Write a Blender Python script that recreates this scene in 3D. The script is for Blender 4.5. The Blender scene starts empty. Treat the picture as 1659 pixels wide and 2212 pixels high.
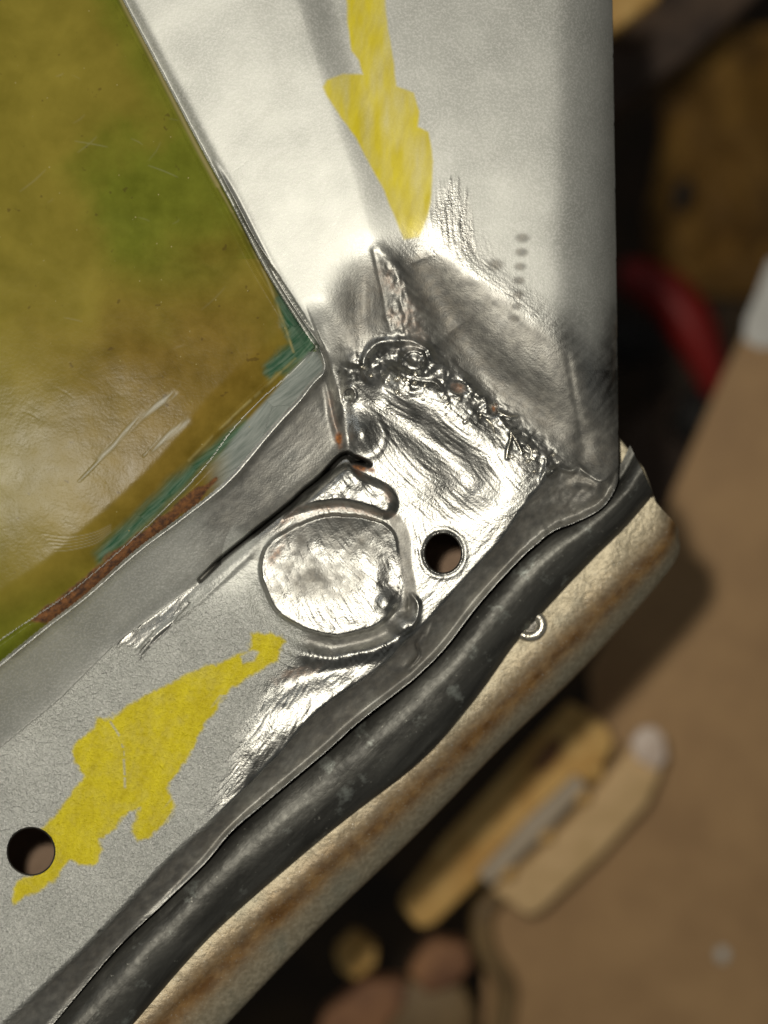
import bpy, math, random
import numpy as np
from mathutils import Vector
random.seed(4); RNG = np.random.default_rng(11)

S = 1e-4            # one drawing unit = 0.1 mm
D = 0.40            # camera height above the flange
scn = bpy.context.scene
C = scn.collection

# ------------------------------------------------------------------ camera
cd = bpy.data.cameras.new('camera'); cam = bpy.data.objects.new('camera', cd); C.objects.link(cam)
cam.location = (0, 0, D); cam.rotation_euler = (0, 0, 0)
cd.sensor_fit = 'VERTICAL'; cd.sensor_height = 36; cd.sensor_width = 27
cd.lens = 36 * D / (2212 * S)
cd.clip_start = 0.01; cd.clip_end = 50
cd.dof.use_dof = True; cd.dof.focus_distance = D - 0.001; cd.dof.aperture_fstop = 5.4
scn.camera = cam
# ------------------------------------------------------------------ light
w = bpy.data.worlds.new('World'); scn.world = w; w.use_nodes = True
wn = w.node_tree.nodes; wl = w.node_tree.links
bg = wn['Background']; bg.inputs[1].default_value = 0.165
tc = wn.new('ShaderNodeTexCoord'); nz = wn.new('ShaderNodeTexNoise'); nz.inputs['Scale'].default_value = 1.6; nz.inputs['Detail'].default_value = 2
rp = wn.new('ShaderNodeValToRGB')
rp.color_ramp.elements[0].position = .40; rp.color_ramp.elements[0].color = (.07, .065, .055, 1)
rp.color_ramp.elements[1].position = .62; rp.color_ramp.elements[1].color = (.80, .80, .76, 1)
wl.new(tc.outputs['Generated'], nz.inputs['Vector']); wl.new(nz.outputs['Fac'], rp.inputs[0]); wl.new(rp.outputs[0], bg.inputs[0])
def area(name, loc, size, power, col, target=(0, 0, 0)):
    l = bpy.data.lights.new(name, 'AREA'); l.size = size; l.energy = power; l.color = col; l.shape = 'DISK'
    o = bpy.data.objects.new(name, l); C.objects.link(o); o.location = loc
    o.rotation_euler = (Vector(target) - Vector(loc)).to_track_quat('-Z', 'Y').to_euler(); return o
area('torch_light', (-0.030, 0.033, 0.42), 0.013, 1.36, (1.0, .93, .80))
area('added_fill', (-0.75, 0.75, 0.85), 0.28, .75, (.93, .97, 1.0))  # added for soft fill and reflections on the steel, no known source
scn.view_settings.view_transform = 'Standard'; scn.view_settings.look = 'None'
scn.view_settings.exposure = 0.0; scn.view_settings.gamma = 1

# ------------------------------------------------------------------ helpers
def at(px, py, z=0.0):
    """drawing units (z in drawing units too) -> metres; numpy ok"""
    k = (D - z * S) / D
    return (px - 829.5) * S * k, (1106 - py) * S * k, z * S
def smooth(t):
    t = np.clip(t, 0, 1); return t * t * (3 - 2 * t)
def curve(pts, n=6):
    """Catmull-Rom through pts"""
    p = np.array(pts, float); out = []
    q = np.vstack([2 * p[0] - p[1], p, 2 * p[-1] - p[-2]])
    for i in range(1, len(q) - 2):
        for k in range(n):
            t = k / n
            out.append(.5 * ((2 * q[i]) + (-q[i-1] + q[i+1]) * t + (2*q[i-1] - 5*q[i] + 4*q[i+1] - q[i+2]) * t*t + (-q[i-1] + 3*q[i] - 3*q[i+1] + q[i+2]) * t**3))
    out.append(p[-1]); return np.array(out)
def pdist(X, Y, P, near=False, box=None):
    """signed distance to open polyline; positive on its right-hand side walking the points (image axes, y down)"""
    best = np.full(X.shape, 1e9); sg = np.ones(X.shape); nx = np.zeros(X.shape); ny = np.zeros(X.shape); tt = np.zeros(X.shape)
    n = len(P) - 1
    for i in range(n):
        ax, ay = P[i]; bx, by = P[i+1]; dx, dy = bx-ax, by-ay; L = dx*dx + dy*dy + 1e-9
        t = np.clip(((X-ax)*dx + (Y-ay)*dy) / L, 0, 1)
        cx = ax + t*dx; cy = ay + t*dy
        d = (X-cx)**2 + (Y-cy)**2
        m = d < best
        best = np.where(m, d, best)
        s = np.sign(dx*(Y-ay) - dy*(X-ax)); sg = np.where(m, np.where(s == 0, 1, s), sg)
        if near: nx = np.where(m, cx, nx); ny = np.where(m, cy, ny)
        tt = np.where(m, (i + t) / n, tt)
    d = np.sqrt(best)
    return (d, sg, tt, nx, ny)
def insdf(X, Y, poly):
    """signed distance of closed polygon, negative inside"""
    P = np.vstack([poly, poly[:1]])
    x0, y0 = P.min(0) - 90; x1, y1 = P.max(0) + 90
    out = np.full(X.shape, 90.0)
    m = (X > x0) & (X < x1) & (Y > y0) & (Y < y1)
    x = X[m]; y = Y[m]
    d = pdist(x, y, P)[0]; ins = np.zeros(x.shape, bool)
    for i in range(len(P) - 1):
        ax, ay = P[i]; bx, by = P[i+1]
        if ay == by: continue
        c = ((ay > y) != (by > y)) & (x < (bx-ax) * (y-ay) / (by-ay) + ax)
        ins ^= c
    out[m] = np.where(ins, -d, d); return out
TAB = RNG.random((256, 256))
def vn(x, y, s=0):
    xi = np.floor(x).astype(int); yi = np.floor(y).astype(int); fx = x - xi; fy = y - yi
    fx = fx*fx*(3-2*fx); fy = fy*fy*(3-2*fy); s1 = s*37; s2 = s*91
    g = lambda a, b: TAB[(a + s1) % 256, (b + s2) % 256]
    return (g(xi, yi)*(1-fx) + g(xi+1, yi)*fx)*(1-fy) + (g(xi, yi+1)*(1-fx) + g(xi+1, yi+1)*fx)*fy
def fbm(x, y, sc, o=4, s=0, gain=.5):
    a = 1; r = 0; n = 0
    for k in range(o):
        r = r + a * (vn(x/sc*2**k, y/sc*2**k, s + k) - .5); n += a; a *= gain
    return r / n * 2
def rise(x, y):
    return .00014*np.clip(y-1300, 0, 1300)**2 + .00006*np.clip(500-x, 0, 900)**2
def rot(x, y, deg):
    c, s = math.cos(math.radians(deg)), math.sin(math.radians(deg)); return x*c + y*s, -x*s + y*c

# ------------------------------------------------------------------ materials
def mat(name):
    m = bpy.data.materials.new(name); m.use_nodes = True; nt = m.node_tree
    return m, nt, nt.nodes, nt.links, nt.nodes['Principled BSDF']
class N:
    def __init__(s, nt): s.n = nt.nodes; s.l = nt.links
    def set(s, sock, v):
        if isinstance(v, (int, float)): sock.default_value = v
        elif isinstance(v, tuple): sock.default_value = v if len(v) == len(sock.default_value) else v + (1,)
        else: s.l.new(v, sock)
    def attr(s, name, out='Fac'):
        a = s.n.new('ShaderNodeAttribute'); a.attribute_name = name; return a.outputs[out]
    def coord(s, sc=(1, 1, 1), rz=0):
        t = s.n.new('ShaderNodeTexCoord'); m = s.n.new('ShaderNodeMapping')
        k = .01 / S; m.inputs['Scale'].default_value = (sc[0]*k, sc[1]*k, sc[2]*k)
        r = s.n.new('ShaderNodeVectorRotate'); r.rotation_type = 'Z_AXIS'; r.inputs['Angle'].default_value = rz
        s.l.new(t.outputs['Object'], r.inputs['Vector']); s.l.new(r.outputs[0], m.inputs['Vector']); return m.outputs[0]
    def noise(s, v, sc, det=3, rough=.5, dist=0):
        t = s.n.new('ShaderNodeTexNoise'); s.l.new(v, t.inputs['Vector']); t.inputs['Scale'].default_value = sc
        t.inputs['Detail'].default_value = det; t.inputs['Roughness'].default_value = rough; t.inputs['Distortion'].default_value = dist; return t.outputs['Fac']
    def vor(s, v, sc):
        t = s.n.new('ShaderNodeTexVoronoi'); s.l.new(v, t.inputs['Vector']); t.inputs['Scale'].default_value = sc; return t.outputs['Distance']
    def ramp(s, f, a, b, ca=(0, 0, 0), cb=(1, 1, 1)):
        r = s.n.new('ShaderNodeValToRGB'); e = r.color_ramp.elements
        e[0].position = a; e[1].position = b; e[0].color = ca + (1,); e[1].color = cb + (1,); s.set(r.inputs[0], f); return r.outputs[0]
    def math(s, op, a, b=0, c=None):
        m = s.n.new('ShaderNodeMath'); m.operation = op; s.set(m.inputs[0], a); s.set(m.inputs[1], b)
        if c is not None: s.set(m.inputs[2], c)
        return m.outputs[0]
    def mix(s, f, a, b):
        m = s.n.new('ShaderNodeMix'); m.data_type = 'RGBA'; s.set(m.inputs[0], f); s.set(m.inputs[6], a); s.set(m.inputs[7], b); return m.outputs[2]
    def mixf(s, f, a, b):
        m = s.n.new('ShaderNodeMix'); s.set(m.inputs[0], f); s.set(m.inputs[2], a); s.set(m.inputs[3], b); return m.outputs[0]
    def bump(s, h, dist, normal=None, strength=1):
        b = s.n.new('ShaderNodeBump'); s.set(b.inputs['Height'], h); b.inputs['Distance'].default_value = dist; b.inputs['Strength'].default_value = strength
        if normal is not None: s.l.new(normal, b.inputs['Normal'])
        return b.outputs[0]

def door_metal():
    m, nt, n, l, b = mat('silver_paint_and_bare_steel'); g = N(nt)
    P = g.coord()
    bare = g.attr('m_bare'); yel = g.attr('m_yellow'); rust = g.attr('m_rust'); dull = g.attr('m_dull_shade'); grainy = g.attr('m_grain'); burn_shade = g.attr('m_burn_shade')
    big = g.noise(P, 1.1, 4); fine = g.noise(P, 22, 3, .6); grain = g.noise(P, 11, 3, .65); sp = g.noise(P, 40, 2)
    st = g.attr('m_streak'); st2 = g.noise(P, 2.4, 4, .6, .3)
    # silver paint
    silver = g.ramp(big, .3, .72, (.46, .475, .445), (.57, .585, .55))
    sm = g.noise(g.coord((.35, 1, 1), math.radians(-50)), 2.6, 5, .65, .4)
    silver = g.mix(g.math('MULTIPLY', g.ramp(sm, .52, .78), .3), silver, (.36, .36, .33))
    silver = g.mix(g.ramp(g.vor(P, 2.3), .012, .03, (1, 1, 1), (0, 0, 0)), silver, (.78, .78, .76))
    silver = g.mix(g.math('MULTIPLY', g.ramp(fine, .46, .62), .5), silver, (.74, .74, .72))
    yc = g.ramp(g.math('ADD', g.math('MULTIPLY', grain, g.math('MULTIPLY_ADD', grainy, .5, .12)), g.math('MULTIPLY_ADD', g.noise(g.coord((2.2, .5, 1), .3), 2.2, 4, .6), .75, g.math('MULTIPLY_ADD', grainy, -.22, .10))), .22, .84, (.50, .40, .002), (.80, .69, .014))
    col = g.mix(yel, silver, yc)
    bc = g.ramp(st2, .3, .7, (.31, .32, .305), (.52, .52, .495))
    bc = g.mix(g.math('MULTIPLY', dull, .8), bc, g.ramp(g.noise(P, 5, 4), .35, .65, (.20, .195, .18), (.42, .41, .37)))
    bc = g.mix(g.ramp(st, .35, .62, (.45, .45, .45), (0, 0, 0)), bc, (.22, .215, .20))
    col = g.mix(bare, col, bc)
    col = g.mix(burn_shade, col, g.ramp(g.noise(P, 6, 4), .35, .7, (.05, .05, .048), (.16, .14, .11)))  # one dark colour for discoloured steel and for painted shade
    rc = g.ramp(g.noise(P, 12, 4), .35, .65, (.10, .035, .012), (.46, .17, .04))
    col = g.mix(rust, col, rc)
    l.new(col, b.inputs['Base Color'])
    met = g.mixf(bare, g.mixf(yel, .62, .02), g.mixf(dull, 1.0, .8))
    met = g.mixf(rust, met, 0.1); met = g.mixf(burn_shade, met, .45); l.new(met, b.inputs['Metallic'])
    rb = g.math('MULTIPLY_ADD', st, .22, g.math('MULTIPLY_ADD', st2, .25, .14))
    rb = g.math('ADD', rb, g.math('MULTIPLY', dull, .22))
    ro = g.mixf(bare, g.math('MULTIPLY_ADD', fine, .2, .44), rb)
    ro = g.mixf(rust, ro, .75); l.new(ro, b.inputs['Roughness'])
    gh = g.math('MULTIPLY', g.math('ADD', g.math('MULTIPLY', grain, 1.9), g.math('MULTIPLY', fine, .45)), g.math('MULTIPLY_ADD', grainy, .9, .03))
    bh = g.math('ADD', g.math('MULTIPLY', fine, .26), g.math('MULTIPLY', g.noise(P, 9, 3, .6), .08))
    h = g.mixf(bare, gh, bh)
    l.new(g.bump(h, 0.00034), b.inputs['Normal'])
    return m
def olive_paint():
    m, nt, n, l, b = mat('olive_lacquer'); g = N(nt); P = g.coord()
    big = g.noise(P, .42, 4, .55, .4); med = g.noise(P, 2.0, 5, .6); fine = g.noise(P, 16, 3)
    c = g.ramp(g.math('ADD', g.math('MULTIPLY', big, .75), g.math('MULTIPLY', med, .25)), .36, .64, (.165, .14, .020), (.26, .215, .036))
    gr = g.attr('m_green'); c = g.mix(gr, c, g.ramp(med, .3, .7, (.085, .115, .010), (.14, .18, .018)))
    c = g.mix(g.attr('m_brown'), c, g.ramp(med, .3, .7, (.13, .08, .012), (.22, .14, .026)))
    c = g.mix(g.math('MULTIPLY', g.ramp(g.noise(P, 4.2, 2),   .70, .75), .45), c, (.06, .035, .015))
    SC = g.attr('brush', 'Vector'); stk = g.noise(SC, 12, 4, .65, .2)
    c = g.mix(g.attr('m_teal'), c, g.ramp(stk, .35, .68, (.022, .085, .045), (.13, .20, .14)))
    c = g.mix(g.attr('m_grey'), c, g.ramp(stk, .3, .7, (.17, .20, .185), (.33, .36, .34)))
    c = g.mix(g.attr('m_cream'), c, (.38, .33, .14))
    c = g.mix(g.attr('m_rust'), c, g.ramp(g.noise(P, 9, 4), .35, .68, (.07, .04, .028), (.22, .10, .04)))
    c = g.mix(g.attr('m_bare'), c, (.46, .46, .40))
    c = g.mix(g.ramp(g.vor(P, 3.2), .03, .06, (1, 1, 1), (0, 0, 0)), c, (.34, .29, .12))
    l.new(c, b.inputs['Base Color'])
    b.inputs['Metallic'].default_value = 0
    r = g.math('MULTIPLY_ADD', med, .10, .15); r = g.mixf(g.attr('m_rough'), r, .6); l.new(r, b.inputs['Roughness'])
    b.inputs['Specular IOR Level'].default_value = .022
    h = g.math('ADD', g.math('MULTIPLY', fine, .10), g.math('ADD', g.math('MULTIPLY', med, .25), g.math('MULTIPLY', g.math('MULTIPLY', stk, g.attr('m_rough')), 1.2)))
    h = g.math('ADD', h, g.math('MULTIPLY', g.ramp(g.vor(P, 3.2), .01, .06, (1, 1, 1), (0, 0, 0)), .25))
    l.new(g.bump(h, 0.00010), b.inputs['Normal'])
    return m
def simple(name, ca, cb, sc=2, rough=.6, met=0, bumpd=.0002, bsc=8, det=4, stretch=(1, 1, 1), rz=0, lo=.35, hi=.65):
    m, nt, n, l, b = mat(name); g = N(nt); P = g.coord(stretch, rz)
    f = g.noise(P, sc, det, .6, .2); l.new(g.ramp(f, lo, hi, ca, cb), b.inputs['Base Color'])
    b.inputs['Metallic'].default_value = met; l.new(g.math('MULTIPLY_ADD', f, .25, rough - .12), b.inputs['Roughness'])
    l.new(g.bump(g.noise(P, bsc, 3, .6), bumpd), b.inputs['Normal']); return m
def roll_metal():
    m, nt, n, l, b = mat('dark_folded_steel'); g = N(nt); P = g.coord((.16, 1, 1), math.radians(-44)); Q = g.coord()
    f = g.noise(P, 2.2, 5, .6, .3); k = g.noise(Q, 9, 4)
    c = g.ramp(f, .36, .66, (.06, .06, .055), (.13, .13, .118)); c = g.mix(g.ramp(g.noise(Q, 1.4, 5, .65), .58, .70), c, (.26, .28, .26))
    c = g.mix(g.ramp(k, .68, .76), c, (.3, .3, .27)); l.new(c, b.inputs['Base Color'])
    b.inputs['Metallic'].default_value = .7; l.new(g.math('MULTIPLY_ADD', k, .25, .38), b.inputs['Roughness'])
    l.new(g.bump(g.math('ADD', g.math('MULTIPLY', k, .4), f), .0002), b.inputs['Normal']); return m
def zinc():
    m, nt, n, l, b = mat('galvanised_zinc_with_rust'); g = N(nt); P = g.coord(); k = g.noise(P, 9, 4, .6)
    c = g.ramp(k, .38, .66, (.34, .30, .21), (.52, .465, .34))
    c = g.mix(g.math('MULTIPLY', g.ramp(g.noise(P, .8, 4), .5, .68), .4), c, (.27, .30, .25))
    rf = g.math('MULTIPLY', g.attr('m_rust'), g.math('MULTIPLY_ADD', g.noise(P, 1.3, 4), .8, .5))
    c = g.mix(rf, c, g.ramp(g.noise(P, 3, 4), .35, .68, (.19, .095, .030), (.38, .22, .08)))
    c = g.mix(g.ramp(g.noise(P, 26, 2), .66, .73), c, (.55, .53, .46)); l.new(c, b.inputs['Base Color'])
    l.new(g.math('MULTIPLY_ADD', g.attr('m_rust'), -.35, .55), b.inputs['Metallic'])
    l.new(g.math('MULTIPLY_ADD', k, .2, .38), b.inputs['Roughness']); l.new(g.bump(g.math('ADD', k, g.noise(P, 1.3, 3)), .00022), b.inputs['Normal']); return m
M_DOOR = door_metal(); M_OLIVE = olive_paint(); M_ROLL = roll_metal(); M_ZINC = zinc()
M_EDGE = simple('cut_steel_edge', (.20, .19, .17), (.42, .41, .38), 6, .4, .9)
M_SKIN = simple('pinkish_brown_primer', (.42, .29, .20), (.50, .35, .25), 1.5, .55)
M_SHINY = simple('polished_steel', (.62, .58, .48), (.8, .78, .7), 3, .3, .9)
M_CLAY = simple('tan_paint', (.40, .36, .28), (.52, .47, .36), 1.5, .5)

# ------------------------------------------------------------------ object helpers
def parent(o, p):
    if p is not None: o.parent = p
def tag(o, label, cat, group=None, kind=None):
    o['label'] = label; o['category'] = cat
    if group: o['group'] = group
    if kind: o['kind'] = kind
def empty(name, loc=(0, 0, 0)):
    o = bpy.data.objects.new(name, None); o.empty_display_size = .01; C.objects.link(o); o.location = loc; return o
def mesh_obj(name, V, F, material, par=None, sm=True, attrs=None, vn_=None):
    me = bpy.data.meshes.new(name); V = np.asarray(V, np.float32); F = np.asarray(F, np.int32)
    k = F.shape[1]
    me.vertices.add(len(V)); me.vertices.foreach_set('co', V.ravel())
    me.loops.add(F.size); me.loops.foreach_set('vertex_index', F.ravel())
    me.polygons.add(len(F)); me.polygons.foreach_set('loop_start', np.arange(0, F.size, k, dtype=np.int32))
    me.polygons.foreach_set('loop_total', np.full(len(F), k, np.int32))
    me.update(calc_edges=True)
    me.polygons.foreach_set('use_smooth', np.full(len(F), sm)) 
    for a, val in (attrs or {}).items():
        if val.ndim == 2:
            at_ = me.attributes.new(a, 'FLOAT_VECTOR', 'POINT'); at_.data.foreach_set('vector', val.astype(np.float32).ravel())
        else:
            at_ = me.attributes.new(a, 'FLOAT', 'POINT'); at_.data.foreach_set('value', val.astype(np.float32))
    if vn_ is not None: me.normals_split_custom_set_from_vertices([tuple(v) for v in vn_.tolist()])
    me.materials.append(material)
    o = bpy.data.objects.new(name, me); C.objects.link(o); parent(o, par); return o
def resample(P, n):
    P = np.array(P, float); d = np.r_[0, np.cumsum(np.linalg.norm(np.diff(P, axis=0), axis=1))]
    t = np.linspace(0, d[-1], n); return np.stack([np.interp(t, d, P[:, k]) for k in range(P.shape[1])], 1)
def loft(name, rails, nu, nv, material, par=None, jitter=0, zoff=0, attr=None, wob=None, smoothv=True):
    """rails: lists of (px,py,z) running the same way; the sheet passes through each of them in turn"""
    R = np.array([resample(curve(r, 8), nu) for r in rails])
    out = []
    for k in range(nu):
        c = R[:, k, :]; out.append(resample(curve(c, 8), nv) if smoothv else resample(c, nv))
    G_ = np.array(out)
    z = G_[..., 2] + rise(G_[..., 0], G_[..., 1])
    if jitter: z = z + jitter * fbm(G_[..., 0], G_[..., 1], 60, 4, 3)
    x, y, zz = at(G_[..., 0], G_[..., 1], z)
    V = np.stack([x, y, zz], -1).reshape(-1, 3)
    i = np.arange(nu-1)[:, None] * nv + np.arange(nv-1)[None]
    F = np.stack([i, i+1, i+nv+1, i+nv], -1).reshape(-1, 4)
    at_ = None
    if attr is not None:
        vv = np.tile(np.linspace(0, 1, nv), (nu, 1)).ravel(); at_ = {'m_rust': attr(vv, G_[..., 0].ravel(), G_[..., 1].ravel())}
    return mesh_obj(name, V, F, material, par, True, at_)
def prism(name, poly, z0, z1, material, par=None, bevel=0, holes=None, local=None):
    """outline (px,py) extruded from z0 up to z1 (drawing units), bevelled"""
    n = len(poly)
    V = [at(x, y, z1) for x, y in poly]
    k = (D - z1*S) / (D - z0*S)
    # vertical sides: the foot of each side is straight below its top
    V += [(v[0], v[1], z0*S) for v in V[:n]]
    me = bpy.data.meshes.new(name)
    F = [list(range(n))[::-1], list(range(n, 2*n))] + [[i, (i+1) % n, n + (i+1) % n, n + i] for i in range(n)]
    me.from_pydata(V, [], F); me.update()
    import bmesh
    bm = bmesh.new(); bm.from_mesh(me); bmesh.ops.recalc_face_normals(bm, faces=bm.faces)
    if bevel: bmesh.ops.bevel(bm, geom=list(bm.edges), offset=bevel*S, segments=4, profile=.5, affect='EDGES', clamp_overlap=True)
    for f in bm.faces: f.smooth = True
    bm.to_mesh(me); bm.free()
    me.materials.append(material); o = bpy.data.objects.new(name, me); C.objects.link(o); parent(o, par); return o
def tube(name, pts, r, material, par=None, seg=14, closed=False, n=5, rf=None):
    P = curve(pts, n); W = np.array([at(*p) for p in P]); m = len(W); V = []; F = []
    T = np.gradient(W, axis=0); up = np.array([0, 0, 1.0])
    for i in range(m):
        t = T[i] / (np.linalg.norm(T[i]) + 1e-12); a = np.cross(t, up); a /= np.linalg.norm(a) + 1e-9; b = np.cross(a, t)
        rr = (r if rf is None else r * rf(i/(m-1))) * S
        for k in range(seg):
            th = 2*math.pi*k/seg; V.append(W[i] + rr*(a*math.cos(th) + b*math.sin(th)))
    for i in range(m-1):
        for k in range(seg): F.append([i*seg+k, i*seg+(k+1) % seg, (i+1)*seg+(k+1) % seg, (i+1)*seg+k])
    return mesh_obj(name, V, F, material, par)
def blob(name, cx, cy, z, rx, ry, rz, material, par=None, rough=.12, seed=0, ang=0):
    import bmesh
    me = bpy.data.meshes.new(name); bm = bmesh.new(); bmesh.ops.create_icosphere(bm, subdivisions=4, radius=1)
    X, Y, Z = at(cx, cy, z); r2 = random.Random(seed); o = [r2.uniform(-50, 50) for _ in range(3)]
    from mathutils import noise as mn
    for v in bm.verts:
        k = 1 + rough * (mn.noise(v.co*1.7 + Vector(o)) + .5*mn.noise(v.co*4 + Vector(o)))
        c = v.co * k; xx, yy = c.x*rx*S, c.y*ry*S; a = math.radians(ang)
        v.co = Vector((X + xx*math.cos(a) - yy*math.sin(a), Y + xx*math.sin(a) + yy*math.cos(a), Z + c.z*rz*S))
    for f in bm.faces: f.smooth = True
    bm.to_mesh(me); bm.free(); me.materials.append(material); ob = bpy.data.objects.new(name, me); C.objects.link(ob); parent(ob, par); return ob

# ------------------------------------------------------------------ outlines (drawing units)
SIL = curve([(1322,-80),(1326,200),(1332,600),(1336,950),(1336,1020),(1330,1055),(1300,1098),(1245,1128),(1195,1148),(1150,1184),(1116,1216),(1036,1304),(962,1400),(900,1462),(860,1494),(773,1562),(711,1618),(640,1678),(572,1735),(500,1797),(442,1866),(350,1955),(250,2052),(125,2200),(40,2300)], 5)
SILP = np.vstack([SIL, [(-90, 2300), (-90, -80)]])
E1 = curve([(1345,1000),(1300,1040),(1262,1020),(1215,1012),(1190,1022),(1168,1045),(1124,1100),(1080,1166),(1014,1237),(935,1325),(878,1382),(816,1444),(684,1536),(596,1633),(546,1682),(468,1760),(364,1849),(218,2005),(104,2114),(0,2212),(-90,2295)], 5)
LIP = curve([(-90,1520),(0,1440),(96,1362),(192,1288),(288,1202),(384,1130),(470,1064),(518,1016),(586,934),(638,877),(672,834),(704,795),(688,752)], 5)
FOOT = curve([(-90,1690),(0,1615),(130,1508),(244,1396),(330,1330),(432,1256),(480,1208),(552,1150),(624,1093),(691,1035),(739,985),(752,960),(745,900),(728,830),(715,795)], 5)
PR = curve([(225,-80),(266,0),(340,140),(420,292),(500,440),(572,580),(640,690),(682,750)], 5)      # olive panel, right edge
OB = curve([(682,750),(640,795),(560,865),(500,930),(440,1010),(350,1105),(240,1205),(150,1280),(80,1328),(0,1382),(-90,1450)], 5)   # olive panel, lower edge
OLP = np.vstack([PR, OB[1:], [(-90, -80)]])
CR = curve([(610,-80),(640,0),(700,190),(760,370),(808,530),(838,640),(850,740)], 5)
SEAM = curve([(680,720),(715,770),(770,800),(840,760),(930,775),(1000,835),(1080,890),(1180,985),(1262,1000),(1345,1010)], 5)
CRACK = curve([(796,1003),(765,990),(739,984),(691,1033),(655,1062),(624,1091),(552,1148),(480,1206),(432,1252)], 4)
DISC = curve([(640,1135),(711,1112),(800,1120),(850,1150),(866,1237),(862,1290),(850,1320),(815,1352),(760,1370),(705,1374),(640,1352),(590,1312),(565,1250),(566,1200),(590,1165),(640,1135)], 5)[:-1]
LUMP = curve([(690,1040),(746,998),(794,1026),(838,1045),(860,1074),(856,1108),(830,1122),(790,1104),(740,1094),(690,1098),(640,1112),(600,1128),(640,1085),(690,1040)], 5)[:-1]
YEL1 = np.array([(740,-60),(828,-60),(838,60),(850,130),(858,185),(895,200),(905,240),(900,275),(925,285),(937,350),(930,440),(922,470),(905,512),(873,517),(855,470),(830,410),(800,360),(770,300),(735,255),(706,210),(697,188),(705,172),(740,158),(783,160),(775,130),(760,110),(750,40)], float)
YEL2 = np.array([(26,1921),(31,1953),(68,1932),(114,1906),(151,1859),(172,1872),(208,1869),(218,1833),(213,1812),(250,1786),(281,1750),(302,1745),(286,1797),(296,1817),(322,1812),(364,1771),(380,1739),(364,1703),(406,1635),(447,1563),(499,1490),(562,1448),(598,1427),(616,1386),(605,1374),(582,1368),(546,1370),(536,1407),(499,1417),(442,1443),(364,1479),(286,1516),(234,1552),(208,1550),(203,1573),(168,1600),(157,1625),(160,1645),(182,1677),(146,1729),(105,1775),(60,1840),(68,1893),(36,1906)], float)
BARE = [curve([(262,1375),(330,1318),(430,1240),(520,1165),(600,1100),(520,1110),(440,1110),(470,1062),(560,960),(640,875),(700,800),(700,720),(715,640),(760,585),(815,540),(870,520),(920,505),(975,475),(1060,570),(1150,640),(1225,705),(1290,760),(1345,690),(1350,1080),(1200,1180),(1000,1370),(860,1510),(700,1640),(520,1790),(470,1770),(500,1650),(560,1530),(610,1450),(640,1400),(628,1372),(576,1306),(560,1250),(566,1190),(600,1152),(540,1170),(440,1262),(370,1350),(300,1418)], 3),
        curve([(935,450),(955,400),(985,395),(1005,430),(1020,470),(1030,560),(960,540),(920,510)], 3)]
HOLES = [(957, 1195, 42, 45), (67, 1839, 53, 53)]

# ------------------------------------------------------------------ the pressed sheet as one height function
G = 2.2
xs = np.arange(-60, 1345, G); ys = np.arange(-60, 2275, G)
X, Y = np.meshgrid(xs, ys)
sd, sgn, tts, nx, ny = pdist(X, Y, SIL, near=True)
sil = -sd * sgn           # negative inside is set below
ins = insdf(X, Y, SILP) 
far = (ins == 90.0)
sil = np.where(insdf(X, Y, SILP) < 0, -sd, sd)
n1 = fbm(X, Y, 90, 5, 1); n2 = fbm(X, Y, 26, 4, 2); n3 = fbm(X, Y, 260, 3, 5); nf = fbm(X, Y, 9, 3, 7)
def sdist(P, flip=1):
    d, s, t, _, _ = pdist(X, Y, P); return d * s * flip, t
dE, tE = sdist(E1, -1)           # positive outside (lower right)
dE = np.where((Y < 900) & (X > 1100), -np.abs(dE), dE)
dL, tL = sdist(LIP); dF, tF = sdist(FOOT); dC, tC = sdist(CR, -1); dS, tS = sdist(SEAM); dO = insdf(X, Y, OLP)
dPR = pdist(X, Y, PR)[0]; dOB = pdist(X, Y, OB)[0]
# --- silver side post
edge_l = np.clip(-dC, 0, 300)
Z = 52 - 0.025 * (np.sqrt(edge_l**2+25**2)-25) - 0.05 * np.clip(dC, 0, 900) + 3*np.exp(-(dC/45)**2)*smooth((640-Y)/150)
u = np.clip((X - 1178 - 10*smooth((Y-700)/300)) / 160, 0, .985); Z = Z - 150 * (1 - np.sqrt(1 - u**3.2)) - .42*(np.sqrt((X-1218)**2 + 28**2) + (X-1218) - 0)/2
Z = Z + .00005*np.clip(500-Y, 0, 999)**2*smooth(-dC/160+.2) - .00003*np.clip(700-Y, 0, 999)**2*smooth(dC/80)
zside = Z + 3*n3
# --- lower flange, inner wall, lip
olz = 52 - 0.085*(X - 650) + 0.022*(Y-750)
lipz = 34 - 0.105*(X - 690)
t = np.clip(np.abs(dF)/(np.abs(dF) + np.abs(dL) + 1e-6), 0, 1)
inwall = (dF < 0)
zlow = np.where(inwall, lipz * (.25*t + .75*t**1.3), 0)
zlow = np.where(dL > 0, zlow, zlow)
zlow = zlow - 8*np.exp(-(dF/18)**2) * smooth((X-230)/60)
# outer falling wall
te = np.clip(dE / (np.abs(dE) + sd + 1e-6), 0, 1)
wall = np.where(dE > 0, -62*smooth(te*.55+.0)*1.9, 0); 
wall = np.where(dE > 0, -66*te**.85, 0)
wall = wall + 30*np.exp(-(sil/9)**2)*smooth((te-.3)/.4)*(dE > 0) * (.2+.8*smooth((X-250)/350))
zlow = zlow + wall
zlow = zlow + 5*fbm(X, Y, 300, 2, 8)
k = smooth(.5 + (-dS)/(165 + 190*smooth((X-860)/90)*(dS < 0)))
Zb = zlow*(1-k) + (zside + wall*smooth((Y-990)/40))*k
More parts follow.
